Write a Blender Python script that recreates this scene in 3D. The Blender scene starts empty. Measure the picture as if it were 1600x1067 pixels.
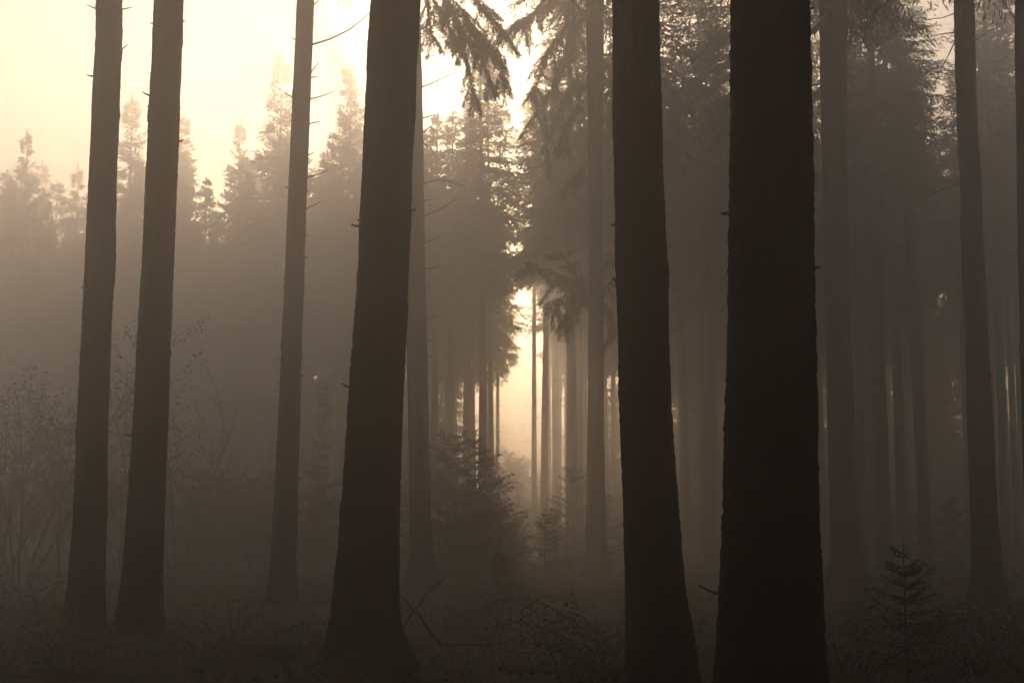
import bpy, math, random
import numpy as np
from mathutils import Vector

R = math.radians
S = bpy.context.scene
C = S.collection

# ------------------------------------------------------------------ camera
F = 2222.2            # focal length in photograph pixels (50 mm on 36 mm, 1600 px wide)
PITCH = R(7.4)
EYE = 1.6
cam_data = bpy.data.cameras.new('camera')
cam_data.lens = 50; cam_data.sensor_width = 36
cam_data.clip_start = 0.05; cam_data.clip_end = 3000
cam = bpy.data.objects.new('camera', cam_data); C.objects.link(cam)
cam.location = (0, 0, EYE)
cam.rotation_euler = (R(90) + PITCH, 0, 0)
S.camera = cam

# ------------------------------------------------------------------ sky and sun
SUN_EL = R(8.5)
SUN_AZ = R(-1.6)          # to the right of the view axis (+Y)
w = bpy.data.worlds.new('World'); S.world = w; w.use_nodes = True
nt = w.node_tree; nt.nodes.clear()
out = nt.nodes.new('ShaderNodeOutputWorld'); bg = nt.nodes.new('ShaderNodeBackground')
sky = nt.nodes.new('ShaderNodeTexSky'); sky.sky_type = 'NISHITA'
sky.sun_disc = False; sky.sun_elevation = SUN_EL; sky.sun_rotation = SUN_AZ
sky.air_density = 0.7; sky.dust_density = 1.0; sky.ozone_density = 0.3
nt.links.new(sky.outputs[0], bg.inputs[0]); bg.inputs[1].default_value = 0.085
nt.links.new(bg.outputs[0], out.inputs[0])
sl = bpy.data.lights.new('sun', 'SUN'); sl.energy = 5.0; sl.angle = R(2.5); sl.color = (1.0, 0.75, 0.49)
so = bpy.data.objects.new('sun', sl); C.objects.link(so)
sd = Vector((math.sin(SUN_AZ) * math.cos(SUN_EL), math.cos(SUN_AZ) * math.cos(SUN_EL), math.sin(SUN_EL)))
so.rotation_euler = sd.to_track_quat('Z', 'Y').to_euler()
so.location = (0, 0, 60)

vs = S.view_settings
vs.view_transform = 'Standard'; vs.look = 'None'; vs.gamma = 1.0; vs.exposure = 1.18
vs.use_curve_mapping = False
S.render.engine = 'CYCLES'
cy = S.cycles
cy.use_denoising = True; cy.denoising_input_passes = 'RGB_ALBEDO_NORMAL'; cy.denoising_prefilter = 'ACCURATE'
try: cy.denoiser = 'OPENIMAGEDENOISE'
except Exception: pass
cy.use_adaptive_sampling = False
cy.max_bounces = 4; cy.diffuse_bounces = 1; cy.glossy_bounces = 1; cy.transmission_bounces = 2
cy.volume_bounces = 2; cy.transparent_max_bounces = 4
cy.caustics_reflective = False; cy.caustics_refractive = False
cy.sample_clamp_indirect = 2.0; cy.sample_clamp_direct = 8.0
HAZE_DENSITY = 0.0200
HAZE_G = 0.84
HAZE_COL = (0.96, 0.895, 0.82)

# ------------------------------------------------------------------ helpers
CP, SP = math.cos(PITCH), math.sin(PITCH)
def at(px, py, d):
    """world point on photograph pixel (px, py) at distance d along +Y"""
    u = (px - 800.0) / F; v = -(py - 533.5) / F
    t = d / (CP - v * SP)
    return np.array((u * t, d, EYE + t * (SP + v * CP)))
def px_of(x, y):
    return 800 + F * x / (y * CP)   # near the horizon

def gz(x, y):
    """height of the forest floor"""
    x = np.asarray(x, float); y = np.asarray(y, float)
    return (0.10 * np.sin(x * 0.31 + 1.3) * np.sin(y * 0.23 + .4) + 0.06 * np.sin(x * .83 + y * .57)
            + 0.035 * np.sin(x * 2.1 - y * 1.3 + 2) + 0.05 * np.sin(y * .11) - 0.03)

def mesh(name, verts, tris, mats, midx=None, smooth=False):
    v = np.asarray(verts, np.float32).reshape(-1, 3); t = np.asarray(tris, np.int32).reshape(-1, 3)
    me = bpy.data.meshes.new(name)
    me.vertices.add(len(v)); me.vertices.foreach_set('co', v.ravel())
    me.loops.add(t.size); me.loops.foreach_set('vertex_index', t.ravel())
    me.polygons.add(len(t))
    me.polygons.foreach_set('loop_start', np.arange(0, t.size, 3, dtype=np.int32))
    for m in (mats if isinstance(mats, (list, tuple)) else [mats]): me.materials.append(m)
    if midx is not None: me.polygons.foreach_set('material_index', np.asarray(midx, np.int32))
    if smooth: me.polygons.foreach_set('use_smooth', np.ones(len(t), bool))
    me.update(calc_edges=True)
    return me

class MB:
    """collects triangles"""
    def __init__(s): s.v = []; s.t = []; s.m = []; s.n = 0
    def add(s, v, t, m=0):
        v = np.asarray(v, float).reshape(-1, 3); t = np.asarray(t, int).reshape(-1, 3)
        s.v.append(v); s.t.append(t + s.n); s.m.append(np.full(len(t), m)); s.n += len(v)
    def tube(s, pts, rad, k=5, m=0):
        pts = np.asarray(pts, float); n = len(pts); rad = np.broadcast_to(np.asarray(rad, float), (n,))
        tan = np.gradient(pts, axis=0); tan /= np.linalg.norm(tan, axis=1)[:, None] + 1e-9
        ref = np.where(np.abs(tan[:, 2:3]) > .9, np.array([[1., 0, 0]]), np.array([[0, 0, 1.]]))
        a = np.cross(tan, ref); a /= np.linalg.norm(a, axis=1)[:, None] + 1e-9
        b = np.cross(tan, a)
        th = np.arange(k) / k * 2 * np.pi
        ring = pts[:, None] + rad[:, None, None] * (a[:, None] * np.cos(th)[None, :, None] + b[:, None] * np.sin(th)[None, :, None])
        s.add(ring.reshape(-1, 3), grid_tris(n, k), m)
    def blades(s, base, dirs, wid, length, m=0, side=None, rng=None):
        """many thin diamonds: base Nx3, dirs Nx3 (unit)"""
        base = np.asarray(base, float); n = len(base)
        if n == 0: return
        rnd = rng.normal(size=(n, 3)) if side is None else side
        sd_ = np.cross(dirs, rnd); sd_ /= np.linalg.norm(sd_, axis=1)[:, None] + 1e-9
        L = np.asarray(length)[:, None]; W = np.asarray(wid)[:, None]
        p0 = base; p1 = base + dirs * L * .45 + sd_ * W * .5; p2 = base + dirs * L; p3 = base + dirs * L * .45 - sd_ * W * .5
        v = np.stack([p0, p1, p2, p3], 1).reshape(-1, 3)
        i = np.arange(n)[:, None] * 4
        t = np.concatenate([i + np.array([[0, 1, 2]]), i + np.array([[0, 2, 3]])], 1).reshape(-1, 3)
        s.add(v, t, m)
    def mesh(s, name, mats, smooth=False):
        return mesh(name, np.concatenate(s.v), np.concatenate(s.t), mats, np.concatenate(s.m), smooth)

def grid_tris(n, k):
    i = np.arange(n - 1)[:, None] * k; j = np.arange(k)[None, :]; j2 = (j + 1) % k
    a = i + j; b = i + j2; c = i + k + j2; d = i + k + j
    return np.stack([np.stack([a, b, c], -1), np.stack([a, c, d], -1)], 2).reshape(-1, 3)

def obj(name, me, parent=None, loc=(0, 0, 0)):
    o = bpy.data.objects.new(name, me); C.objects.link(o)
    o.location = loc
    if parent is not None: o.parent = parent
    return o
def thing(name, label, cat, loc=(0, 0, 0), group=None, me=None, rotz=0, scale=1):
    o = bpy.data.objects.new(name, me); C.objects.link(o)
    o.location = loc; o.rotation_euler = (0, 0, rotz); o.scale = (scale,) * 3 if np.isscalar(scale) else scale
    o['label'] = label; o['category'] = cat
    if group: o['group'] = group
    return o

def noise2(u, v, seed, pu):
    """value noise, periodic in u with pu cells"""
    rng = np.random.default_rng(seed); T = rng.uniform(-1, 1, (pu, 4096))
    ui = np.floor(u).astype(int); vi = np.floor(v).astype(int)
    fu = u - ui; fv = v - vi
    fu = fu * fu * (3 - 2 * fu); fv = fv * fv * (3 - 2 * fv)
    g = lambda a, b: T[a % pu, b % 4096]
    return (g(ui, vi) * (1 - fu) + g(ui + 1, vi) * fu) * (1 - fv) + (g(ui, vi + 1) * (1 - fu) + g(ui + 1, vi + 1) * fu) * fv

PLACES = [(145, 'left of the leftmost trunk'), (235, 'between the two leftmost trunks'), (455, 'between the second trunk and the slender twiggy trunk'), (600, 'between the slender twiggy trunk and the thick black trunk'),
          (800, 'between the thick black trunk and the sunlit gap'), (1005, 'between the sunlit gap and the dark tapering trunk'), (1200, 'between the dark tapering trunk and the widest trunk'),
          (1520, 'between the widest trunk and the leaning right trunk'), (9999, 'right of the leaning trunk near the right edge')]
def place(px):
    return next(t for lim, t in PLACES if px < lim)

# ------------------------------------------------------------------ materials
def mat(name, c1, c2, scale=6.0, rough=.85, stretch=(1, 1, 1), bump=0.0, bscale=30.0, translucent=0.0, spec=.25, mid=.5):
    m = bpy.data.materials.new(name); m.use_nodes = True
    n = m.node_tree; N = n.nodes; L = n.links; N.clear()
    o = N.new('ShaderNodeOutputMaterial'); p = N.new('ShaderNodeBsdfPrincipled')
    tc = N.new('ShaderNodeTexCoord'); mp = N.new('ShaderNodeMapping'); mp.inputs['Scale'].default_value = stretch
    L.new(tc.outputs['Object'], mp.inputs['Vector'])
    nz = N.new('ShaderNodeTexNoise'); nz.inputs['Scale'].default_value = scale; nz.inputs['Detail'].default_value = 5
    L.new(mp.outputs[0], nz.inputs['Vector'])
    cr = N.new('ShaderNodeValToRGB'); cr.color_ramp.elements[0].position = mid - .18; cr.color_ramp.elements[1].position = mid + .18
    cr.color_ramp.elements[0].color = (*c1, 1); cr.color_ramp.elements[1].color = (*c2, 1)
    L.new(nz.outputs['Fac'], cr.inputs[0]); L.new(cr.outputs[0], p.inputs['Base Color'])
    p.inputs['Roughness'].default_value = rough
    p.inputs['Specular IOR Level'].default_value = spec
    if bump:
        n2 = N.new('ShaderNodeTexNoise'); n2.inputs['Scale'].default_value = bscale; n2.inputs['Detail'].default_value = 6
        L.new(mp.outputs[0], n2.inputs['Vector'])
        b = N.new('ShaderNodeBump'); b.inputs['Strength'].default_value = bump; b.inputs['Distance'].default_value = .03
        L.new(n2.outputs['Fac'], b.inputs['Height']); L.new(b.outputs[0], p.inputs['Normal'])
    if translucent:
        t = N.new('ShaderNodeBsdfTranslucent'); L.new(cr.outputs[0], t.inputs['Color'])
        mx = N.new('ShaderNodeMixShader'); mx.inputs[0].default_value = translucent
        L.new(p.outputs[0], mx.inputs[1]); L.new(t.outputs[0], mx.inputs[2]); L.new(mx.outputs[0], o.inputs['Surface'])
    else:
        L.new(p.outputs[0], o.inputs['Surface'])
    return m

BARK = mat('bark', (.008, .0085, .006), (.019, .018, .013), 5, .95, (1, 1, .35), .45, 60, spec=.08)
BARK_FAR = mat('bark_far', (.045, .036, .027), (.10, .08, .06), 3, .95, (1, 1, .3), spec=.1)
DEADWOOD = mat('dead_wood', (.06, .05, .04), (.12, .10, .08), 9, .9, spec=.15)
NEEDLE = mat('needles', (.030, .042, .018), (.055, .070, .030), 1.2, .7, translucent=.15, spec=.2)
LEAF = mat('shrub_leaf', (.05, .06, .022), (.11, .09, .035), 3, .65, translucent=.35)
BRAMBLE = mat('bramble_leaf', (.03, .05, .018), (.08, .09, .035), 4, .45, translucent=.2, spec=.5)
CANE = mat('cane', (.05, .03, .025), (.09, .055, .04), 8, .7)
GRASS = mat('grass_blade', (.10, .095, .035), (.26, .20, .085), .6, .7, translucent=.4)
LITTER = mat('leaf_litter', (.035, .026, .014), (.085, .058, .03), 3, .8)
GROUND = mat('forest_floor', (.018, .017, .011), (.050, .040, .023), 1.7, .95, bump=1.0, bscale=9, spec=.1)

# ------------------------------------------------------------------ ground
def spread(a, b, n, p):
    s = np.linspace(-1, 1, n); return np.where(s < 0, -np.abs(s) ** p * a, np.abs(s) ** p * b)
gxs = spread(520, 520, 181, 3.0); gys = 20 + spread(540, 500, 201, 3.0)
GX, GY = np.meshgrid(gxs, gys, indexing='ij')
GZ = gz(GX, GY) + .02 * np.sin(GX * 5.1 + GY * 3.3) * np.sin(GY * 4.7 - GX * 1.9)
gv = np.stack([GX, GY, GZ], -1).reshape(-1, 3)
ni, nj = GX.shape
ii, jj = np.meshgrid(np.arange(ni - 1), np.arange(nj - 1), indexing='ij')
a_ = ii * nj + jj
gt = np.stack([np.stack([a_, a_ + nj, a_ + nj + 1], -1), np.stack([a_, a_ + nj + 1, a_ + 1], -1)], 2).reshape(-1, 3)
ground = obj('ground', mesh('ground', gv, gt, GROUND, smooth=True)); ground['kind'] = 'structure'

# ------------------------------------------------------------------ near trunks traced as (photo row, left edge, right edge) at a real distance
def trunk_mesh(rows, d, H, seed, fine=1.0, amp=.010):
    """returns base (x,y,z), mesh in local coordinates, function z -> (centre x, radius)"""
    zs, cx, rr = [], [], []
    for (y, l, r) in rows:
        a, b = at(l, y, d), at(r, y, d)
        zs.append(a[2]); cx.append((a[0] + b[0]) / 2); rr.append((b[0] - a[0]) / 2)
    o = np.argsort(zs); zs = np.array(zs)[o]; cx = np.array(cx)[o]; rr = np.array(rr)[o]
    bx = np.interp(0, zs, cx); g0 = float(gz(bx, d))
    if zs[0] > g0 + .05:        # flare to the ground below the last traced row
        r0 = rr[0] * 1.10; zs = np.r_[g0 - .25, zs]; cx = np.r_[cx[0], cx]; rr = np.r_[r0 * 1.05, rr]
    # upwards out of the frame: keep the lean and taper to the tip
    sl_ = (cx[-1] - cx[-4]) / (zs[-1] - zs[-4]) * .6
    for k in (.3, .6, .85, 1.0):
        z = zs[-1] if k == 0 else zs[len(rows) - 1 if len(zs) == len(rows) else len(rows)] + (H - zs[len(rows) - 1 if len(zs) == len(rows) else len(rows)]) * k
        top_i = len(rows) - 1 if len(zs) - [.3, .6, .85, 1.0].index(k) == len(rows) else len(rows)
        cx = np.r_[cx, cx[top_i] + sl_ * (z - zs[top_i])]
        rr = np.r_[rr, max(.02, rr[top_i] * (1 - k) ** .8)]
        zs = np.r_[zs, z]
    zvis = at(800, 0, d)[2] + .5
    n1 = int((zvis - g0 + .3) / (.05 / fine)); n2 = 40
    z = np.r_[np.linspace(g0 - .25, zvis, n1), np.linspace(zvis, H, n2 + 1)[1:]]
    C0 = np.interp(z, zs, cx); R0 = np.interp(z, zs, rr)
    K = int(56 * fine ** .7)
    th = np.arange(K) / K * 2 * np.pi
    TH, Z = np.meshgrid(th, z); U = TH / (2 * np.pi)
    rad = R0[:, None] * np.ones_like(TH)
    zc = np.clip(Z - g0, 0, None); fl = np.exp(-zc / .32)
    lobes = sum(np.clip(np.cos((TH - ph) * 1.0), 0, 1) ** 6 for ph in np.random.default_rng(seed).uniform(0, .7, 6) + np.arange(6) * 2 * np.pi / 6)
    rad = rad * (1 + .06 * np.exp(-zc / .9) + fl * (.03 + .15 * lobes))
    nu = max(12, int(2 * np.pi * float(np.median(R0[:n1])) / .055))
    n_a = noise2(U * nu, Z * 8.0, seed, nu); n_b = noise2(U * nu * 2, Z * 21, seed + 1, nu * 2); n_c = noise2(U * nu * 3, Z * 44, seed + 6, nu * 3)
    crack = np.exp(-(n_a / .16) ** 2) + .5 * np.exp(-(n_b / .2) ** 2)
    dz = amp * (.3 * n_a - .45 * crack + .4 * n_b + .4 * n_c) + .006 * noise2(U * 5, Z * 1.1, seed + 2, 5) + .035 * np.clip(noise2(U * 9, Z * 1.7, seed + 3, 9) - .7, 0, 1) * 2
    rad = rad + dz * np.clip(R0 / .2, 0, 1)[:, None]
    yw = .03 * np.sin(Z * .35 + seed)
    X = C0[:, None] + rad * np.cos(TH); Y = d + yw + rad * np.sin(TH)
    base = np.array((bx, d, g0))
    v = np.stack([X, Y, Z], -1).reshape(-1, 3) - base
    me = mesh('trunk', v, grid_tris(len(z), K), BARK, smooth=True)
    fn = lambda zz: (np.interp(zz, zs, cx), np.interp(zz, zs, rr))
    return base, me, fn

# ------------------------------------------------------------------ spruce branches and crowns
def branch_into(mb, path, r0, rng, twig_len, spacing, nper, blade, hang=.5, start=.12, wid=.045, m_w=0, m_n=1, flat=.55):
    """a spruce bough: wood along path, side twigs hanging in combs, each set with needle sprays"""
    path = np.asarray(path, float)
    seg = np.linalg.norm(np.diff(path, axis=0), axis=1); cum = np.r_[0, np.cumsum(seg)]; L = cum[-1]
    mb.tube(path, np.linspace(r0, r0 * .15, len(path)), 3, m_w)
    P = lambda s: np.stack([np.interp(s * L, cum, path[:, k]) for k in range(3)], -1)
    B, D, W, LN = [], [], [], []
    n = max(2, int(L * (1 - start) / spacing))
    for i in range(n):
        s = start + (1 - start) * (i + rng.uniform(.1, .9)) / n
        p = P(s); t = P(min(1, s + .03)) - P(max(0, s - .03)); t /= np.linalg.norm(t) + 1e-9
        sidev = np.cross(t, (0, 0, 1)); sidev /= np.linalg.norm(sidev) + 1e-9
        tl = twig_len * (1.05 - .75 * s) * rng.uniform(.6, 1.2)
        for sg in (-1, 1):
            d = t * rng.uniform(.5, .9) + sidev * sg * rng.uniform(.5, 1.0) * flat * 1.6
            d[2] -= hang * rng.uniform(.4, 1.3)
            d /= np.linalg.norm(d)
            k = max(3, int(nper * tl / twig_len + .5))
            q = np.linspace(0, 1, k)
            pts = p + d * (q * tl)[:, None]; pts[:, 2] -= hang * .25 * tl * q ** 2
            B.append(pts)
            dd = d + rng.normal(size=(k, 3)) * .42; dd[:, 2] -= .18
            dd /= np.linalg.norm(dd, axis=1)[:, None]
            D.append(dd); W.append(wid * rng.uniform(.6, 1.25, k)); LN.append(blade * rng.uniform(.6, 1.3, k))
    # along the bough itself
    k = max(4, int(L / (spacing * .6))); q = rng.uniform(start, 1, k)
    dd = rng.normal(size=(k, 3)) * .5 + (path[-1] - path[0]) / L; dd /= np.linalg.norm(dd, axis=1)[:, None]
    B.append(P(q)); D.append(dd); W.append(np.full(k, wid)); LN.append(np.full(k, blade))
    mb.blades(np.concatenate(B), np.concatenate(D), np.concatenate(W), np.concatenate(LN), m_n, rng=rng)

def crown_mesh(name, seed, H, base, rmax, whorl=.42, nb=6, nper=5, twig=.95, spacing=.22, blade=.36, wid=.095, snags=0, dense=1.0, shape=.75):
    rng = np.random.default_rng(seed); mb = MB()
    z = base
    while z < H - .25:
        t = (z - base) / (H - base)
        prof = min((1 - t) ** shape, .55 + 3.0 * t)
        for b in range(nb):
            if rng.random() > .9 * dense: continue
            az = rng.uniform(0, 2 * np.pi); L = max(.25, rmax * prof * rng.uniform(.6, 1.18))
            s = np.linspace(0, 1, 6)
            up = .55 * t - .05; dr = .55 * (1 - t) + .12
            hx = s * L; hz = up * s * L - dr * L * s ** 1.6 * .8 + .16 * L * s ** 4
            p = np.stack([hx * np.cos(az), hx * np.sin(az), z + rng.uniform(-.2, .2) + hz], -1)
            branch_into(mb, p, .012 + .012 * L, rng, twig * min(1, L / 1.6), spacing, nper, blade, hang=.75 * (1 - t) + .1, wid=wid)
        z += whorl * rng.uniform(.7, 1.25)
    tip = np.array([[0, 0, H - .6], [0, 0, H + .15]])
    branch_into(mb, np.linspace(tip[0], tip[1], 5), .02, rng, .22, .07, 3, .16, hang=-.3, wid=.05)
    for i in range(snags):     # dead whiskers below the living crown
        az = rng.uniform(0, 2 * np.pi); L = rng.uniform(.4, 1.7); z = rng.uniform(min(.18 * H, base * .4), base)
        s = np.linspace(0, 1, 4)[:, None]
        p = np.array([math.cos(az), math.sin(az), 0]) * s * L + np.array([0, 0, z]) + np.array([0, 0, 1]) * (-.25 * s * L + .1 * s ** 2 * L)
        mb.tube(p, np.linspace(.016, .004, 4), 3, 0)
    return mb.mesh(name, [BARK_FAR, NEEDLE])

def far_trunk_mesh(seed, H, r):
    rng = np.random.default_rng(seed); n = 34; K = 14
    z = np.linspace(-.3, H, n); q = np.clip(z / H, 0, 1)
    rad = r * (1 - q) ** .75 * (1 + .35 * np.exp(-np.clip(z, 0, None) / .5)) + .012
    wob = np.cumsum(rng.normal(size=(n, 2)) * .018, axis=0); wob -= wob[0]; wob *= np.linspace(0, 1, n)[:, None]
    th = np.arange(K) / K * 2 * np.pi
    rr = rad[:, None] * (1 + rng.uniform(-.045, .045, (n, K)))
    v = np.stack([wob[:, 0:1] + rr * np.cos(th), wob[:, 1:2] + rr * np.sin(th), np.repeat(z[:, None], K, 1)], -1).reshape(-1, 3)
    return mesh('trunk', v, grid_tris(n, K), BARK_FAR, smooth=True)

def stick_points(p0, p1, bow, n, rng):
    s = np.linspace(0, 1, n)[:, None]; p0 = np.asarray(p0, float); p1 = np.asarray(p1, float)
    return p0 + (p1 - p0) * s + np.asarray(bow) * (4 * s * (1 - s)) + rng.normal(size=(n, 3)) * .006 * np.linalg.norm(p1 - p0) * np.clip(s * 3, 0, 1)

# near trees --------------------------------------------------------------------------
RNG = np.random.default_rng(11)
NEAR = {
 'a': dict(d=21.0, H=28, rows=[(0,150,191),(50,149.5,190),(100,147,188),(165,143.5,186),(180,143,187),(190,143,185.5),(267,139,181.5),(400,133,178),(534,127,172),(667,120.5,168),(800,115,166),(900,109,163),(950,104,162),(985,100,163)],
      label='leftmost tall bare trunk, with two snapped twigs on its right side near the top'),
 'b': dict(d=20.5, H=27.5, rows=[(0,241,286.5),(100,237,283.5),(150,233.5,281),(165,232.5,281),(267,228,277),(400,222,271.5),(534,213.5,265),(667,207,262),(800,199,255.5),(900,191,252.5),(950,185.5,251),(995,180,252)],
      label='second bare trunk from the left edge, smooth and leaning right'),
 'c': dict(d=29.0, H=29, rows=[(0,464,491),(100,460,487.5),(200,455,483.5),(267,452,481),(400,446,476.5),(534,440,472),(667,434,468),(800,427.5,464.5),(880,422,461.5),(920,418,461),(945,413,463)],
      label='slender pale trunk with many dead twigs, third from the left'),
 'd': dict(d=16.5, H=29, rows=[(0,580,657),(60,576,654),(100,574,651),(180,569,650),(200,568,649),(267,566,644),(360,561,642),(400,560,640),(534,551,635),(667,542,628),(800,532,625),(900,524,622),(960,519,621),(1000,514,627),(1030,508,634)],
      label='thick near-black trunk standing left of the sunlit gap'),
 'e': dict(d=38.0, H=28, rows=[(0,625,656),(100,627,659),(200,629,661),(267,630,662),(400,632,664),(534,635.5,667),(667,638,670),(800,640,673),(870,640,677),(900,637,684)],
      label='hazy trunk half hidden behind the thick one, needle boughs hanging at its top'),
 'f': dict(d=45.0, H=29, rows=[(0,915,944),(100,917,943),(267,920,941.5),(400,920,942),(534,919,943.5),(667,918,943.5),(800,916,946),(860,914,949),(885,911,954)],
      label='misty spruce trunk right of the glowing gap with living boughs low on its stem'),
 'g': dict(d=14.0, H=27, rows=[(0,957,1029),(100,957,1031),(200,957,1034),(267,959,1035),(400,960.5,1041),(455,962,1043),(534,965,1044),(667,968,1050),(800,973,1060),(900,976,1068),(1000,979,1081),(1067,980,1090)],
      label='dark tapering trunk right of centre, just right of the glowing gap'),
 'h': dict(d=11.0, H=28, rows=[(0,1142,1265),(100,1142,1267),(200,1140.5,1268),(267,1140,1269),(400,1136.5,1271),(534,1136,1272.5),(667,1131,1275),(800,1130,1278),(900,1126,1281),(1000,1122,1283),(1067,1118,1287)],
      label='widest trunk, black and rough barked, nearest to the camera right of centre'),
 'i': dict(d=38.0, H=29, rows=[(0,1280,1324),(120,1281,1323),(267,1286,1323),(400,1288,1327),(534,1291,1331),(667,1293,1336),(800,1297,1342),(870,1297,1347),(905,1293,1354)],
      label='broad dim trunk directly right of the widest black trunk'),
 'j': dict(d=31.0, H=29, rows=[(0,1490,1521),(100,1492,1523.5),(200,1496,1527),(267,1500,1532),(400,1503,1537.5),(534,1509.5,1545),(667,1512.5,1552),(800,1517,1558),(900,1520,1567),(935,1516,1574)],
      label='dark trunk near the right edge leaning slightly left as it rises'),
 'k': dict(d=25.0, H=28, rows=[(0,1585,1622),(200,1588,1626),(400,1592,1632),(600,1597,1640),(800,1603,1650),(960,1605,1660)],
      label='dark trunk cut off by the right edge of the picture'),
}
FINE = {'d': 1.7, 'g': 1.8, 'h': 2.2, 'a': 1.3, 'b': 1.3, 'c': 1.1}
AMP = {'d': .011, 'g': .009, 'h': .013}
CROWN_BASE = {'a': 12.6, 'b': 12.6, 'd': 10.6, 'g': 9.8, 'h': 9.0, 'e': 17.6, 'f': 18.5, 'i': 15.6, 'j': 14.8, 'k': 13.0, 'c': 15.8}
near_crowns = [(b, crown_mesh('crown', 100 + i, 28, b, 3.6, snags=0, blade=(.26, .26, .2)[i], wid=(.07, .07, .045)[i], spacing=(.17, .17, .13)[i], nper=(6, 6, 8)[i])) for i, b in enumerate((10.0, 13.0, 16.5))]
tree, tfn = {}, {}
for i, (k, T) in enumerate(NEAR.items()):
    base, me, fn = trunk_mesh(T['rows'], T['d'], T['H'], 31 + 7 * i, FINE.get(k, 1.0), AMP.get(k, .009))
    t = thing('spruce_tree', T['label'], 'tree', base, 'tall bare spruce trunks near the camera')
    obj('trunk', me, t)
    tree[k] = t; tfn[k] = (fn, base, T['d'], T['H'])
    b0 = CROWN_BASE[k]; zb, cb = min(near_crowns, key=lambda c: abs(c[0] - b0))
    s = (T['H'] - b0) / (28 - zb)
    cr = obj('crown', cb, t); cx, _ = fn(b0 + 4)
    cr.scale = (1, 1, s); cr.location = (cx - base[0], 0, T['H'] - 28 * s - base[2]); cr.rotation_euler = (0, 0, 1.3 * i)

def dead(k, pts, r=.016, twigs=()):
    """dead twig on near tree k: list of photo pixels"""
    fn, base, d, H = tfn[k]
    P = [at(x, y, d) for x, y in pts]
    z0 = P[0][2]; cx, rr = fn(z0); sg = np.sign(P[-1][0] - P[0][0])
    P[0] = np.array((cx + sg * rr * .8, d, z0 - .01))
    bend = RNG.uniform(-.5, .5)
    L = abs(P[-1][0] - P[0][0])
    for q in range(1, len(P)): P[q][1] += bend * L * q / (len(P) - 1)
    P = np.array(P)
    if len(P) == 2: P = stick_points(P[0], P[1], (0, 0, RNG.uniform(-.03, .02) * L), 6, RNG)
    mb = MB(); mb.tube(P - base, np.linspace(r, r * .35, len(P)), 6)
    for (a, b) in twigs:
        A, B_ = at(*a, d), at(*b, d); mb.tube(np.linspace(A, B_, 4) - base, np.linspace(r * .4, r * .15, 4), 4)
    obj('dead_branch', mb.mesh('dead_branch', DEADWOOD, True), tree[k])
# twigs traced on the pale trunks
for p in ([(149,15),(137,10)], [(190,15),(205,8)], [(188,81),(202,72)]): dead('a', p, .016)
dead('b', [(238,40),(235,37)], .02); dead('b', [(285,34),(289,32)], .02); dead('b', [(232,166),(229,167)], .02); dead('b', [(282,110),(284.5,108)], .02)
dead('c', [(488,70),(515,62),(545,48),(565,33),(580,20)], .022)
for p in ([(490,9),(504,0)], [(486,115),(499,97)], [(485,121),(498,119)], [(484,155),(503,148),(522,138)], [(461,63),(454,60)], [(457,153),(443,146)],
          [(483,194),(499,188)], [(482,243),(492,239)], [(481,278),(500,271),(513,265)], [(478,327),(502,315)], [(477,370),(482,366)], [(476,404),(482,401)], [(458,190),(453,188)], [(481,300),(484,299)],
          [(472,588),(475,586)], [(456,82),(462,82)]): dead('c', p, .019)
for p in ([(661,137),(680,129),(705,118),(722,113)], [(662,185),(675,179),(685,176)], [(662,210),(670,200),(679,194)], [(662,287),(680,282),(697,282),(716,288),(728,293)],
          [(663,313),(678,312)], [(663,339),(690,327),(717,312)], [(664,380),(680,372),(695,362)], [(665,421),(680,416),(693,412)], [(665,448),(671,445)],
          [(667,501),(682,494)], [(667,534),(682,528)], [(665,222),(672,230),(681,243)], [(661,60),(675,50),(700,46)]): dead('e', p, .021)
for p in ([(1326,402),(1336,395),(1343,386)], [(1328,477),(1342,472)], [(1322,210),(1332,201),(1340,194)]): dead('i', p, .014)
for p in ([(1495,110),(1470,112),(1446,122)], [(1494,50),(1465,58),(1440,68)], [(1492,20),(1470,30),(1440,34)], [(1500,285),(1472,295),(1448,306)], [(1494,60),(1474,100),(1442,160)], [(1523,65),(1540,54)], [(1521,20),(1538,8)]): dead('j', p, .015)
for p in ([(1031,45),(1035,43)], [(1043,448),(1047,446)]): dead('g', p, .012)
for p in ([(1268,16),(1273,12)], [(1270,370),(1273,368)]): dead('h', p, .015)
dead('h', [(1131,928),(1110,924),(1090,913)], .016)

# short broken stubs all round the stems
for k, n in (('a', 7), ('b', 8), ('c', 8), ('d', 9), ('g', 7), ('h', 8), ('e', 5), ('j', 5)):
    fn, base, d, H = tfn[k]; zt = at(800, 0, d)[2]
    for q in range(n):
        z = RNG.uniform(1.2, zt); az = RNG.uniform(0, 6.28); cx, rr = fn(z); L = RNG.uniform(.04, .13)
        u = np.array((math.cos(az), math.sin(az), RNG.uniform(-.3, .5))); p0 = np.array((cx, d, z)) + u * rr * .85
        mb = MB(); mb.tube(np.array([p0, p0 + u * (rr * .15 + L * .6), p0 + u * (rr * .15 + L) + (0, 0, .01)]) - base, (.02, .013, .006), 6)
        obj('dead_branch', mb.mesh('dead_branch', DEADWOOD, True), tree[k])

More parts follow.
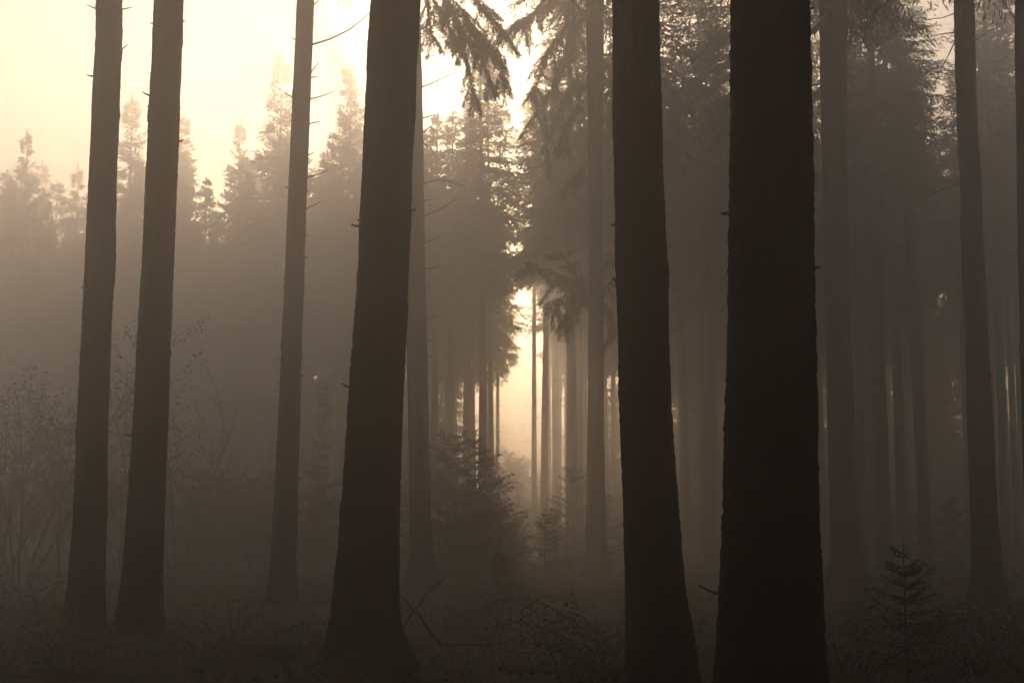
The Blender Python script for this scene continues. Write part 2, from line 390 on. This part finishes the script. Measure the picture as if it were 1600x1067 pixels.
# living boughs traced on trees e and f
def bough(k, pts, seed, twig=.7, spacing=.05, nper=13, blade=.15, wid=.04, hang=.9, depth=0.0, r=.025, start=.15, flat=.5):
    fn, base, d, H = tfn[k]; rng = np.random.default_rng(seed)
    P = np.array([at(x, y, d) for x, y in pts])
    cx, rr = fn(P[0][2]); sg = np.sign(P[-1][0] - P[0][0])
    n = len(P)
    P[:, 1] += depth * np.linspace(0, 1, n)
    s = np.linspace(0, n - 1, 12); P = np.stack([np.interp(s, np.arange(n), P[:, q]) for q in range(3)], -1)
    mb = MB(); Q = P - base
    branch_into(mb, Q, r, rng, twig * .5, spacing, max(4, nper // 2), blade, hang=hang, start=start, wid=wid, flat=flat)
    Lb = np.linalg.norm(Q[-1] - Q[0]); nsec = int(5 + Lb * 4)
    for i in range(nsec):                       # secondary boughs hanging from the main one
        q = Q[int(rng.uniform(max(.1, start), 1) * 11)]; t = Q[-1] - Q[0]; t = t / Lb
        az = rng.uniform(0, 6.28); v_ = np.array((math.cos(az) * .7, math.sin(az) * .7, 0)) + t * rng.uniform(.2, .8); v_[2] -= hang * rng.uniform(.1, .8)
        v_ /= np.linalg.norm(v_); l_ = twig * rng.uniform(.5, 1.15); u_ = np.linspace(0, 1, 5)[:, None]
        p_ = q + v_ * u_ * l_ - np.array((0, 0, 1)) * (hang * .35 * l_) * u_ ** 2
        branch_into(mb, p_, r * .3, rng, .24, .045, 4, blade * .75, hang=hang * .8, start=.0, wid=wid * .75, flat=.6)
    obj('bough', mb.mesh('bough', [BARK_FAR, NEEDLE]), tree[k])
bough('e', [(655,-60),(690,-20),(725,20),(755,60),(775,100)], 1, .9)
bough('e', [(655,-90),(700,-50),(745,10),(780,50),(792,75)], 2, .8, depth=-.8)
bough('e', [(655,-20),(680,0),(700,30),(715,62)], 3, .8, depth=.6)
bough('e', [(720,15),(745,60),(760,110),(770,140)], 4, .6, hang=1.3, start=0)
bough('e', [(715,30),(725,80),(735,120),(740,148)], 5, .55, hang=1.3, start=0)
bough('e', [(750,50),(775,80),(785,110),(788,125)], 6, .6, hang=1.1, start=0)
bough('e', [(690,-10),(712,30),(735,70),(745,100)], 7, .6, hang=1.0, start=0, depth=-.4)
bough('e', [(655,-40),(668,0),(672,40),(678,62)], 8, .5, hang=.9)
bough('f', [(918,60),(895,80),(870,120),(845,170),(828,188)], 11, .9)
bough('f', [(918,20),(885,40),(855,90),(835,150),(825,160)], 12, .9, depth=-1)
bough('f', [(918,110),(895,130),(872,175),(858,215),(850,232)], 13, .8, hang=1.2)
bough('f', [(918,150),(900,165),(885,200),(875,225)], 14, .6, hang=1.2)
bough('f', [(918,-10),(880,0),(850,20),(820,50),(800,60)], 15, 1.0, depth=-1.2)
bough('f', [(918,-40),(870,-30),(835,10),(805,22)], 16, 1.0, depth=.8)
bough('f', [(942,80),(952,110),(958,150)], 17, .6)
bough('f', [(919,250),(905,270),(890,290),(880,296)], 18, .45, spacing=.13)
bough('f', [(919,455),(895,440),(865,425),(838,417),(824,411)], 21, .7, hang=.8)
bough('f', [(919,470),(905,440),(888,410),(876,394)], 22, .6, hang=.3)
bough('f', [(919,450),(895,455),(868,470),(850,478)], 23, .8, hang=1.2)
bough('f', [(919,475),(900,480),(885,495),(878,505)], 24, .5, hang=1.3)
bough('f', [(919,430),(905,440),(885,445),(870,440)], 25, .8, hang=1.0, depth=-1.4)
bough('f', [(942,450),(955,440),(968,436)], 26, .6, hang=.6)
bough('f', [(942,420),(953,410),(960,398)], 27, .5, hang=.6)
bough('f', [(942,470),(955,490),(962,520)], 28, .5, hang=1.2)

# ------------------------------------------------------------------ the stands of spruce in the mist
KINDS = []
for i in range(5):
    H = 28.0; base = (14.0, 15.5, 16.5, 13.5, 15.0)[i]
    KINDS.append((far_trunk_mesh(200 + i, H, .26), crown_mesh('crown', 300 + i, H, base, (2.9, 2.6, 3.1, 2.8, 2.5)[i], snags=26)))
FINEK = [(far_trunk_mesh(210 + i, 28.0, .26), crown_mesh('crown', 320 + i, 28.0, 14.5 + i, 3.0, snags=26, blade=.2, wid=.045, spacing=.13, nper=8)) for i in range(2)]
HIGH = []      # beside the ride: crowns start high
for i in range(2):
    HIGH.append((far_trunk_mesh(220 + i, 28.0, .25), crown_mesh('crown', 330 + i, 28.0, 17.0 + i, 2.9, snags=30)))
EDGE = []      # facing the clearing: branched far down
for i in range(3):
    EDGE.append((far_trunk_mesh(240 + i, 28.0, .27), crown_mesh('crown', 350 + i, 28.0, 7.5 + i, 3.3, snags=10, shape=.85)))
MANTLE = [(far_trunk_mesh(250 + i, 28.0, .27), crown_mesh('crown', 360 + i, 28.0, 2.0 + i, 3.4, snags=4, shape=.8, spacing=.26, blade=.42, wid=.11)) for i in range(2)]
placed = []
def far_tree(x, y, H, kind, label, group, girth=1.0, rng=RNG):
    tm, cm = kind
    s = H / 28.0
    r = thing('spruce_tree', label, 'tree', (x, y, float(gz(x, y))), group)
    az = rng.uniform(0, 6.28)
    t = obj('trunk', tm, r); t.scale = (girth, girth, s); t.rotation_euler = (0, 0, az)
    c = obj('crown', cm, r); q = s * rng.uniform(.9, 1.1); c.scale = (q, q, s); c.rotation_euler = (0, 0, az)
    r.rotation_euler = (rng.normal() * .008, rng.normal() * .008, 0)
    placed.append((x, y))
    return r
# treetops that stand out against the sky on the left
for (px, py, d, lab) in [
    (45,203,82,'pale pointed spruce top nearest the left edge, beyond the clearing'),
    (205,155,84,'misty spruce top seen between the two leftmost trunks'),
    (287,178,88,'misty spruce top just right of the second trunk from the left'),
    (385,190,92,'low rounded misty spruce left of the tallest far treetop'),
    (440,82,84,'tallest pale spruce behind the clearing, left of the slender twiggy trunk'),
    (545,102,86,'narrow pointed misty spruce between the twiggy trunk and the thick black trunk'),
    (120,262,95,'lowest far spruce tip, left of the leftmost trunk'),
    (590,175,92,'misty spruce whose top touches the left side of the thick black trunk')]:
    d = d * 1.15; p = at(px, py, d); far_tree(p[0], d, p[2], EDGE[len(placed) % 3], lab, 'treetops beyond the clearing')
# trunks one can tell apart around the sunlit gap and in the right stand
for (px, wd, d, kind, lab) in [
    (777,7.5,109,HIGH[0],'thin glowing trunk inside the sunlit gap, on its left'),
    (735,11,92,HIGH[0],'trunk second to the left of the sunlit gap'),
    (711,9,110,KINDS[1],'trunk third to the left of the sunlit gap'),
    (869,13,95,HIGH[1],'trunk third to the right of the brightest glow'),
    (886,10,104,KINDS[0],'trunk fourth to the right of the brightest glow'),
    (911,10,96,KINDS[2],'thin trunk close to the left of the misty spruce with low boughs'),
    (1070,15,78,KINDS[3],'first of three dim trunks between the two black trunks right of centre'),
    (1092,12,92,KINDS[1],'middle one of three dim trunks between the two black trunks right of centre'),
    (1114,14,84,KINDS[2],'last of three dim trunks between the two black trunks right of centre'),
    (1376,22,52,FINEK[0],'leaning dim trunk in the right stand, second right of the widest trunk'),
    (1441,20,56,FINEK[1],'dim straight trunk midway between the broad dim trunk and the right leaning one'),
    (1346,12,74,KINDS[1],'thin far trunk just right of the broad dim trunk'),
    (1583,12,66,KINDS[3],'thin far trunk between the leaning dark trunk and the right edge'),
    (985,15,70,KINDS[4],'misty trunk hidden mostly behind the dark tapering trunk right of centre')]:
    x = (px - 800) / F * d * 1.0; far_tree(x, d, RNG.uniform(26.5, 29.5), kind, lab, 'trunks told apart in the mist', girth=wd / F * d / .50)

for (px, d, H, lab) in [(648,82,27.5,'tall hazy spruce hidden mostly behind the thick black trunk'), (678,88,27.5,'tall hazy spruce rising just right of the half hidden trunk'),
                        (704,91,28.5,'tall hazy spruce whose crown rises behind the hanging boughs'), (729,96,29,'hazy spruce whose crown fills the space under the hanging boughs'),
                        (903,74,29,'hazy spruce whose crown hangs over the right side of the sunlit gap'), (893,64,29,'misty spruce just left of the trunk with low boughs'), (872,109,30,'far spruce closing the canopy right of the glow'),
                        (1018,46,28,'dim spruce behind the dark tapering trunk, its crown showing at top right'), (1172,44,29,'dim spruce hidden behind the left half of the widest trunk'),
                        (1238,50,28,'dim spruce hidden behind the right half of the widest trunk')]:
    far_tree((px - 800) / F * d, d, H, (KINDS[int(d) % 3] if d > 60 else FINEK[int(px) % 2]), lab, 'trunks told apart in the mist')

for (px, d, H, wd, kind, lab) in [(755, 74, 28.0, 14, FINEK[0], 'stout trunk forming the left edge of the sunlit gap'), (849, 78, 28.5, 12, FINEK[1], 'trunk second to the right of the brightest glow'),
                                  (768, 82, 29.0, 9, KINDS[1], 'thin trunk just left of the sunlit gap, its crown over the gap'), (834, 88, 29.0, 9, KINDS[2], 'thin trunk just right of the brightest glow, its crown over the gap')]:
    far_tree((px - 800) / F * d, d, H, kind, lab, 'trunks told apart in the mist', girth=wd / F * d / .50)

def fill(pxa, pxb, da, db, n, spacing, kinds, hfun, label, group, seed, skip=None):
    rng = np.random.default_rng(seed); cnt = 0
    for _ in range(n * 40):
        if cnt >= n: break
        d = math.sqrt(rng.uniform(da * da, db * db)); px = rng.uniform(pxa, pxb); x = (px - 800) / F * d
        if any((x - a) ** 2 + (d - b) ** 2 < spacing ** 2 for a, b in placed): continue
        if skip and skip(px, d, x): continue
        H = hfun(px, d, rng)
        if H < 15: continue
        k = kinds[rng.integers(len(kinds))]
        far_tree(x, d, H, k, label + ' ' + place(px), group, girth=rng.uniform(.75, 1.1), rng=rng); cnt += 1
PROF = np.array([(-200,240),(45,215),(95,290),(150,250),(205,175),(285,195),(325,250),(385,205),(440,105),(490,190),(545,120),(600,170),(700,130),(760,120),(850,60)], float)
def hleft(px, d, rng):
    y = np.interp(px, PROF[:, 0], PROF[:, 1]) + rng.uniform(25, 110)
    return min(32.0, at(px, y, d)[2])
fill(-120, 655, 98, 117, 60, 2.8, KINDS, hleft, 'faint far spruce', 'faint spruces behind the clearing', 5)
fill(655, 792, 88, 115, 24, 2.6, KINDS[:3] + HIGH, lambda px, d, r: r.uniform(24, 28.5), 'hazy far spruce', 'hazy spruces left of the sunlit gap', 6,
     skip=lambda px, d, x: px > 770 or (d < 90 and px > 740))
fill(830, 1700, 58, 115, 104, 3.3, KINDS, lambda px, d, r: r.uniform(25.5, 29.5), 'dim stand spruce', 'dim spruces of the right-hand stand', 7,
     skip=lambda px, d, x: px < 868 or (px < 905 and d < 100) or 1046 < px < 1062 and d < 100 or 1118 < px < 1130 and d < 90 or 1446 < px < 1506)

ARCH = (far_trunk_mesh(260, 28.0, .2), crown_mesh('crown', 370, 28.0, 20.5, 3.2, snags=14))
for (px, d, H, lab) in [
                        (756,100,26,'spruce leaning its crown over the sunlit gap from the left'), (858,103,27,'spruce spreading its crown over the sunlit gap from the right')]:
    far_tree((px - 800) / F * d, d, H, ARCH, lab, 'trunks told apart in the mist', girth=.8)
# the far edge of the wood, branched down to the ground towards the field beyond
rng = np.random.default_rng(19)
x = -54.0
while x < 54:
    px = px_of(x, 120)
    if not 722 < px < 905:
        far_tree(x, 120 + rng.uniform(-4, 4), rng.uniform(22, 27.5) if px > 600 else rng.uniform(19, 24), MANTLE[rng.integers(2)], 'farthest spruce at the wood edge ' + place(px), 'spruces at the far edge of the wood', rng=rng)
    x += rng.uniform(2.0, 3.0) if px < 700 else rng.uniform(2.6, 4.2)

for (px, d, H) in [(412, 111, 21), (516, 112, 19), (1472, 110, 21), (1492, 114, 20), (1455, 113, 19), (386, 113, 20)]:
    far_tree((px - 800) / F * d, d, H, MANTLE[px % 2], 'farthest spruce at the wood edge ' + place(px), 'spruces at the far edge of the wood', rng=rng)

# unseen wood around and behind the camera, spruces added to shade the near mist
rng = np.random.default_rng(9)
for (x, y) in [(-9,-6),(-3.5,-9),(4,-7),(9.5,-3),(8,6),(-7.5,5),(13,15),(15,2),(-15,0),(1,-15),(-8,-17),(9,-15),(19,24),(24,36),(29,46),(18,-10),(-18,-11),(13.5,24),(-4.4,9.2),(5.0,10.2),(-2.8,3.2),(3.0,3.8),(0.2,-2.6),(-12,12),(-15,19),(-9,14.5),(9.5,17),(6,1.5),(-5,0),(0,-4),(-11,9),(12,9),(-6,-12),(5,-11),(13,-8),(-13,-6),(20,10),(-20,8),(21,17),(23,0),(-24,-2)]:
    far_tree(x, y, rng.uniform(26, 29), EDGE[rng.integers(3)], 'unseen spruce of the wood around the viewpoint, added to shade the near mist', 'spruces around the viewpoint')

# ------------------------------------------------------------------ young spruces
def young_spruce_mesh(seed, H, rmax, fine=1.0):
    rng = np.random.default_rng(seed); mb = MB(); k = H / 5
    z = .05 * H
    while z < H * .9:
        t = z / H
        for b in range(4):
            az = rng.uniform(0, 6.28); L = rmax * (1 - t) ** .9 * rng.uniform(.3, 1.3) * (1 + .3 * math.cos(az - seed)) + .03 * H
            if rng.random() < .18: continue
            s = np.linspace(0, 1, 5)
            p = np.stack([s * L * np.cos(az), s * L * np.sin(az), z + s * L * (.5 * t + rng.uniform(-.05, .3)) - .25 * L * s ** 2 + .22 * L * s ** 3], -1)
            branch_into(mb, p, .006 + .006 * L, rng, .45 * L, .12 * k / fine, 5, .17 * k / fine ** .7, hang=.25, wid=.045 * k / fine ** .7, start=.05, flat=.7)
        z += H * .05 * rng.uniform(.5, 1.5)
    branch_into(mb, np.linspace((0, 0, H * .88), (0, 0, H), 5), .006, rng, .025 * H, .12 * k, 3, .06 * k, hang=-.6, wid=.016 * k)
    crown = mb.mesh('crown', [BARK_FAR, NEEDLE])
    tb = MB(); zz = np.linspace(-.1, H * .98, 9); tb.tube(np.stack([zz * 0, zz * 0, zz], -1), np.linspace(.012 * H, .003, 9), 7)
    return tb.mesh('trunk', BARK_FAR, True), crown
def young(px, d, H, kind, label, group, h0):
    x = (px - 800) / F * d
    r = thing('young_spruce', label, 'young tree', (x, d, float(gz(x, d))), group, rotz=RNG.uniform(0, 6), scale=H / h0)
    obj('trunk', kind[0], r); obj('crown', kind[1], r); return r
Y_NEAR = young_spruce_mesh(401, 1.5, .62, 1.5)
young(1405, 15.2, 1.52, Y_NEAR, 'small dark spruce sapling with a bare leader at lower right', 'young spruces', 1.5)
Y5 = [young_spruce_mesh(410 + i, 5.0, 2.0, 1.35) for i in range(3)]
young(742, 46, 4.9, Y5[0], 'young bushy spruce at the left foot of the sunlit gap', 'young spruces', 5)
young(790, 44, 2.6, Y5[1], 'small spruce before the sunlit gap, at the foot of the bushy young one', 'young spruces', 5)
young(851, 40, 2.3, Y5[2], 'small thin spruce just right of the base of the glow', 'young spruces', 5)
young(895, 52, 4.2, Y5[1], 'young spruce left of the misty trunk with low boughs', 'young spruces', 5)
for px, d, H, lab in [(713, 47, 5.3, 'tallest of the dark young spruces massed left of the gap foot'), (763, 45, 3.9, 'dark young spruce on the slope down to the gap foot'), (688, 50, 5.0, 'dark young spruce right beside the half hidden trunk'),
                      (779, 43, 2.9, 'low dark spruce at the lower end of the sloping bush mass'), (733, 42, 3.4, 'short dark spruce before the bushy young one'), (868, 47, 2.6, 'low dark spruce right of the gap foot'), (815, 41, 1.5, 'very low spruce in the middle of the gap foot')]:
    young(px, d, H, Y5[int(px) % 3], lab, 'young spruces', 5)
young(780, 28, 1.15, Y5[0], 'tiny spruce on the ground in the lower centre', 'young spruces', 5)
young(505, 62, 8.4, (Y5[2][0], Y5[2][1]), 'thin young spruce between the twiggy trunk and the thick black trunk', 'young spruces', 5).scale = (.55, .55, 1.75)
rng = np.random.default_rng(77)
for i in range(34):
    d = rng.uniform(50, 74); px = rng.uniform(300, 720)
    young(px, d, rng.uniform(2.4, 4.6), Y5[i % 3], 'dim young spruce in the thicket ' + place(px), 'young spruces in the thicket', 5)
for i in range(26):
    d = rng.uniform(52, 84); px = rng.uniform(870, 1640)
    young(px, d, rng.uniform(1.4, 3.2), Y5[i % 3], 'dim young spruce under the stand ' + place(px), 'young spruces under the right stand', 5)

for i, (px, d, H) in enumerate([(806,110,7.4),(792,104,6.6),(824,106,6.1),(842,100,5.7),(780,96,5.2),(815,94,4.0),(800,86,3.2),(835,84,3.6),(812,116,7.8),(790,115,8.2)]):
    young(px, d, H, Y5[i % 3], 'one of the backlit young spruces at the foot of the glow', 'young spruces in the glow', 5)

rng = np.random.default_rng(83)
for i in range(56):
    px = rng.uniform(-60, 690) if i < 34 else rng.uniform(930, 1650); d = rng.uniform(96, 117)
    young(px, d, (rng.uniform(9.0, 15.0) if px < 690 else rng.uniform(6.5, 11)), Y5[i % 3], 'faint half-grown spruce ' + place(px), 'half-grown spruces under the far trees', 5)

# ------------------------------------------------------------------ broadleaved shrubs on the left
def shrub_mesh(seed, H, spread_, nst, leafy=1.0):
    rng = np.random.default_rng(seed); st = MB(); lf = MB(); tips = []
    def grow(p, d, L, r, lev):
        n = 6; pts = [p]
        for k in range(n):
            d = d + rng.normal(size=3) * .10 + np.array((0, 0, .05)); d /= np.linalg.norm(d); pts.append(pts[-1] + d * L / n)
        pts = np.array(pts); st.tube(pts, np.linspace(r, r * .35, n + 1), 4 if lev else 5)
        if lev < 2:
            for k in range(6 if lev == 0 else 5):
                q = rng.integers(2, n + 1); a = rng.uniform(0, 6.28)
                dd = d * .55 + np.array((math.cos(a), math.sin(a), .25)) * .8; dd /= np.linalg.norm(dd)
                grow(pts[q], dd, L * rng.uniform(.28, .5), r * .42, lev + 1)
        else: tips.extend(pts[2:])
    for i in range(nst):
        a = rng.uniform(0, 6.28); d = np.array((math.cos(a) * spread_, math.sin(a) * spread_, 1)); d /= np.linalg.norm(d)
        grow(np.array((math.cos(a) * .15, math.sin(a) * .15, -.1)), d, H * rng.uniform(.6, 1.0), .014 + .004 * H, 0)
    T = np.array(tips); n = int(len(T) * 1.6 * leafy); b = T[rng.integers(len(T), size=n)] + rng.normal(size=(n, 3)) * .07
    dd = rng.normal(size=(n, 3)); dd[:, 2] -= .4; dd /= np.linalg.norm(dd, axis=1)[:, None]
    lf.blades(b, dd, rng.uniform(.04, .08, n), rng.uniform(.07, .13, n), 0, rng=rng)
    return st.mesh('stems', DEADWOOD), lf.mesh('leaves', LEAF)
SH = [shrub_mesh(500 + i, 5.5, (.35, .5, .25)[i], (5, 6, 3)[i], (1, 1.2, .6)[i]) for i in range(3)]
def shrub(px, d, H, k, label, group):
    x = (px - 800) / F * d
    r = thing('shrub', label, 'shrub', (x, d, float(gz(x, d))), group, rotz=RNG.uniform(0, 6), scale=H / 5.5)
    obj('stems', SH[k][0], r); obj('leaves', SH[k][1], r); return r
shrub(42, 40, 6.6, 0, 'tall twiggy shrub at the left edge with one long upright shoot', 'shrubs across the clearing')
shrub(8, 43, 5.4, 1, 'leafy shrub cut off by the left edge', 'shrubs across the clearing')
shrub(104, 46, 5.2, 1, 'shrub partly behind the leftmost trunk', 'shrubs across the clearing')
shrub(196, 46, 6.4, 0, 'shrub seen between the two leftmost trunks', 'shrubs across the clearing')
shrub(284, 48, 7.2, 2, 'slim upright sapling just right of the second trunk', 'shrubs across the clearing')
rng = np.random.default_rng(78)
for i in range(30):
    px = rng.uniform(-60, 420)
    shrub(px, rng.uniform(48, 70), rng.uniform(2.4, 4.2), int(rng.integers(2)), 'dim misty clearing shrub ' + place(px), 'dim shrubs in the clearing')

# ------------------------------------------------------------------ forest floor growth
def bramble_mesh(seed, H=.6, spread_=.8, n=16):
    rng = np.random.default_rng(seed); st = MB(); lf = MB()
    B, D = [], []
    for i in range(n):
        a = rng.uniform(0, 6.28); Ls = spread_ * rng.uniform(.5, 1.2); h = H * rng.uniform(.5, 1.15)
        s = np.linspace(0, 1, 8); o = rng.normal(size=2) * .12
        p = np.stack([o[0] + s * Ls * math.cos(a), o[1] + s * Ls * math.sin(a), -.03 + h * (2.2 * s - 1.55 * s * s)], -1) + rng.normal(size=(8, 3)) * .012
        st.tube(p, np.linspace(.006, .002, 8), 4)
        for q in range(34):
            b = p[rng.integers(2, 8)] + rng.normal(size=3) * .05
            d = rng.normal(size=3); d[2] = abs(d[2]) * .3 - .1; d /= np.linalg.norm(d); B.append(b); D.append(d)
    B = np.array(B); D = np.array(D); k = len(B)
    up = np.tile((0, 0, 1.), (k, 1)) + rng.normal(size=(k, 3)) * .5
    lf.blades(B, D, rng.uniform(.018, .034, k), rng.uniform(.03, .055, k), 0, side=up)
    return st.mesh('canes', CANE), lf.mesh('leaves', BRAMBLE)
BR = [bramble_mesh(600 + i, (.6, .75, .45, .9)[i], (.8, .9, .7, 1.0)[i], (18, 22, 14, 24)[i]) for i in range(4)]
rng = np.random.default_rng(79)
spots = [(620,15.6),(600,17.5),(440,18),(470,17),(540,14.8),(500,19.5),(730,24),(790,23),(830,21),(760,19),(880,17.5),(915,18.5),(940,16.5),(360,19),(310,17),(90,17),(30,18),(60,22),(20,16),(1110,17),(1100,22),(1320,15),(1500,16.5),(1540,19),(1450,22),(1340,21),(1580,15.5),(1480,14.6)]
while len(spots) < 74:
    spots.append((rng.uniform(-40, 1640), rng.uniform(14.5, 46)))
for i, (px, d) in enumerate(spots):
    x = (px - 800) / F * d; k = i % 4
    r = thing('bramble_bush', ('near' if d < 22 else 'farther') + ' low bramble clump ' + place(px), 'bramble', (x, d, float(gz(x, d))), 'bramble clumps on the forest floor', rotz=rng.uniform(0, 6), scale=rng.uniform(.45, 1.3))
    obj('canes', BR[k][0], r); obj('leaves', BR[k][1], r)

# grass: tussocks
rng = np.random.default_rng(80); mb = MB()
cent = []
for (px, d, n, sp) in [(70,24,16,1.2),(95,21.5,8,.6),(400,31,22,1.6),(345,28,18,1.5),(300,33,14,1.5),(480,33,12,1.4),(610,30,6,.8),(700,33,14,2),(860,30,16,2),(1090,30,10,1.5)]:
    for q in range(n): cent.append(((px - 800) / F * d + rng.normal() * sp, d + rng.normal() * sp * 1.4))
for q in range(640):
    d = math.sqrt(rng.uniform(13 ** 2, 58 ** 2)); cent.append((rng.uniform(-.42, .42) * d, d))
for (x, y) in cent:
    n = int(rng.integers(28, 60)); h = rng.uniform(.18, .5)
    b = np.stack([x + rng.normal(size=n) * .10, y + rng.normal(size=n) * .10, np.zeros(n)], -1); b[:, 2] = gz(b[:, 0], b[:, 1]) - .02
    dd = np.stack([rng.normal(size=n) * .35, rng.normal(size=n) * .35, np.ones(n)], -1); dd /= np.linalg.norm(dd, axis=1)[:, None]
    L = h * rng.uniform(.5, 1.1, n)
    mid = b + dd * L[:, None] * .6; d2 = dd + np.c_[rng.normal(size=(n, 2)) * .7, np.full(n, -.25)]; d2 /= np.linalg.norm(d2, axis=1)[:, None]
    mb.blades(b, dd, np.full(n, .012), L * .7, 0, rng=rng); mb.blades(mid, d2, np.full(n, .009), L * .5, 0, rng=rng)
g = obj('grass', mb.mesh('grass', GRASS)); g['kind'] = 'stuff'; g['label'] = 'dry grass tussocks scattered over the dark forest floor'; g['category'] = 'grass'
# litter: fallen leaves and needles, twigs
rng = np.random.default_rng(81); mb = MB(); n = 16000
d = np.sqrt(rng.uniform(12 ** 2, 45 ** 2, n)); x = rng.uniform(-.42, .42, n) * d
b = np.stack([x, d, gz(x, d) + rng.uniform(.0, .05, n)], -1)
dd = rng.normal(size=(n, 3)); dd[:, 2] *= .35; dd /= np.linalg.norm(dd, axis=1)[:, None]
mb.blades(b, dd, rng.uniform(.03, .06, n), rng.uniform(.05, .10, n), 0, side=np.tile((0, 0, 1.), (n, 1)) + rng.normal(size=(n, 3)) * .4)
l = obj('leaf_litter', mb.mesh('leaf_litter', LITTER)); l['kind'] = 'stuff'; l['label'] = 'fallen leaves littering the forest floor'; l['category'] = 'leaf litter'

# fallen and leaning sticks
def stick(pts, d, r, label, d2=None, twigs=()):
    P = np.array([at(px, py, d + (0 if d2 is None else (d2 - d) * i / (len(pts) - 1))) for i, (px, py) in enumerate(pts)])
    base = P[0].copy(); mb = MB()
    s = np.linspace(0, len(P) - 1, 14); Q = np.stack([np.interp(s, np.arange(len(P)), P[:, q]) for q in range(3)], -1)
    Q += RNG.normal(size=Q.shape) * .006
    mb.tube(Q - base, np.linspace(r, r * .4, 14), 6)
    for (a, b_) in twigs: mb.tube(np.linspace(at(*a, d), at(*b_, d), 4) - base, np.linspace(r * .5, r * .2, 4), 4)
    thing('fallen_branch', label, 'branch', base, 'sticks on the forest floor', mb.mesh('fallen_branch', DEADWOOD, True))
stick([(690,1012),(662,970),(640,945),(622,926)], 15.8, .014, 'thin stick leaning onto the foot of the thick black trunk')
stick([(626,988),(645,955),(668,926),(700,898)], 16.2, .012, 'thin stick crossing the leaning one right of the thick black trunk')
stick([(688,1007),(720,1006),(755,1007),(790,1004)], 18.6, .022, 'pale fallen branch lying flat on the ground in the lower centre', twigs=[((758,1006),(762,998)), ((780,1004),(786,999))])
stick([(320,978),(330,955),(338,938)], 22, .012, 'short upright stub in the grass right of the second trunk')
stick([(784,1000),(786,975),(778,958)], 19.2, .012, 'bent upright stick beside the end of the pale fallen branch')

rng = np.random.default_rng(91)
for i in range(22):
    d = rng.uniform(14.8, 30); px = rng.uniform(20, 1580); x = (px - 800) / F * d; L = rng.uniform(.5, 1.6); az = rng.uniform(0, 6.28)
    u = np.linspace(0, 1, 9)[:, None]; dirv = np.array((math.cos(az), math.sin(az), 0))
    P = dirv * u * L + rng.normal(size=(9, 3)) * .015; P[:, 2] = gz(x + P[:, 0], d + P[:, 1]) - float(gz(x, d)) + .03 + .12 * u[:, 0] * rng.random()
    mb = MB(); mb.tube(P, np.linspace(.014, .004, 9), 5)
    for q in (4, 6): mb.tube(np.linspace(P[q], P[q] + dirv[[1, 0, 2]] * .2 + (0, 0, .08), 4), np.linspace(.006, .002, 4), 4)
    thing('fallen_branch', 'thin dead stick on the floor ' + place(px), 'branch', (x, d, float(gz(x, d))), 'sticks on the forest floor', mb.mesh('fallen_branch', DEADWOOD, True))

# ------------------------------------------------------------------ haze: the morning mist, even all through
mb = MB()
x0, x1, y0, y1, z0, z1 = -560, 560, -560, 560, -1.6, 34.5
v = [(x0,y0,z0),(x1,y0,z0),(x1,y1,z0),(x0,y1,z0),(x0,y0,z1),(x1,y0,z1),(x1,y1,z1),(x0,y1,z1)]
q = [(0,3,2,1),(4,5,6,7),(0,1,5,4),(1,2,6,5),(2,3,7,6),(3,0,4,7)]
t = [tri for a, b, c, d in q for tri in ((a, b, c), (a, c, d))]
hm = bpy.data.materials.new('haze'); hm.use_nodes = True
n = hm.node_tree; n.nodes.clear()
o = n.nodes.new('ShaderNodeOutputMaterial'); pv = n.nodes.new('ShaderNodeVolumePrincipled')
pv.inputs['Density'].default_value = HAZE_DENSITY; pv.inputs['Anisotropy'].default_value = HAZE_G
pv.inputs['Color'].default_value = (*HAZE_COL, 1)
n.links.new(pv.outputs[0], o.inputs['Volume'])
hz = obj('haze', mesh('haze', v, t, hm)); hz['kind'] = 'stuff'; hz['label'] = 'pale morning mist filling the whole wood'; hz['category'] = 'mist'
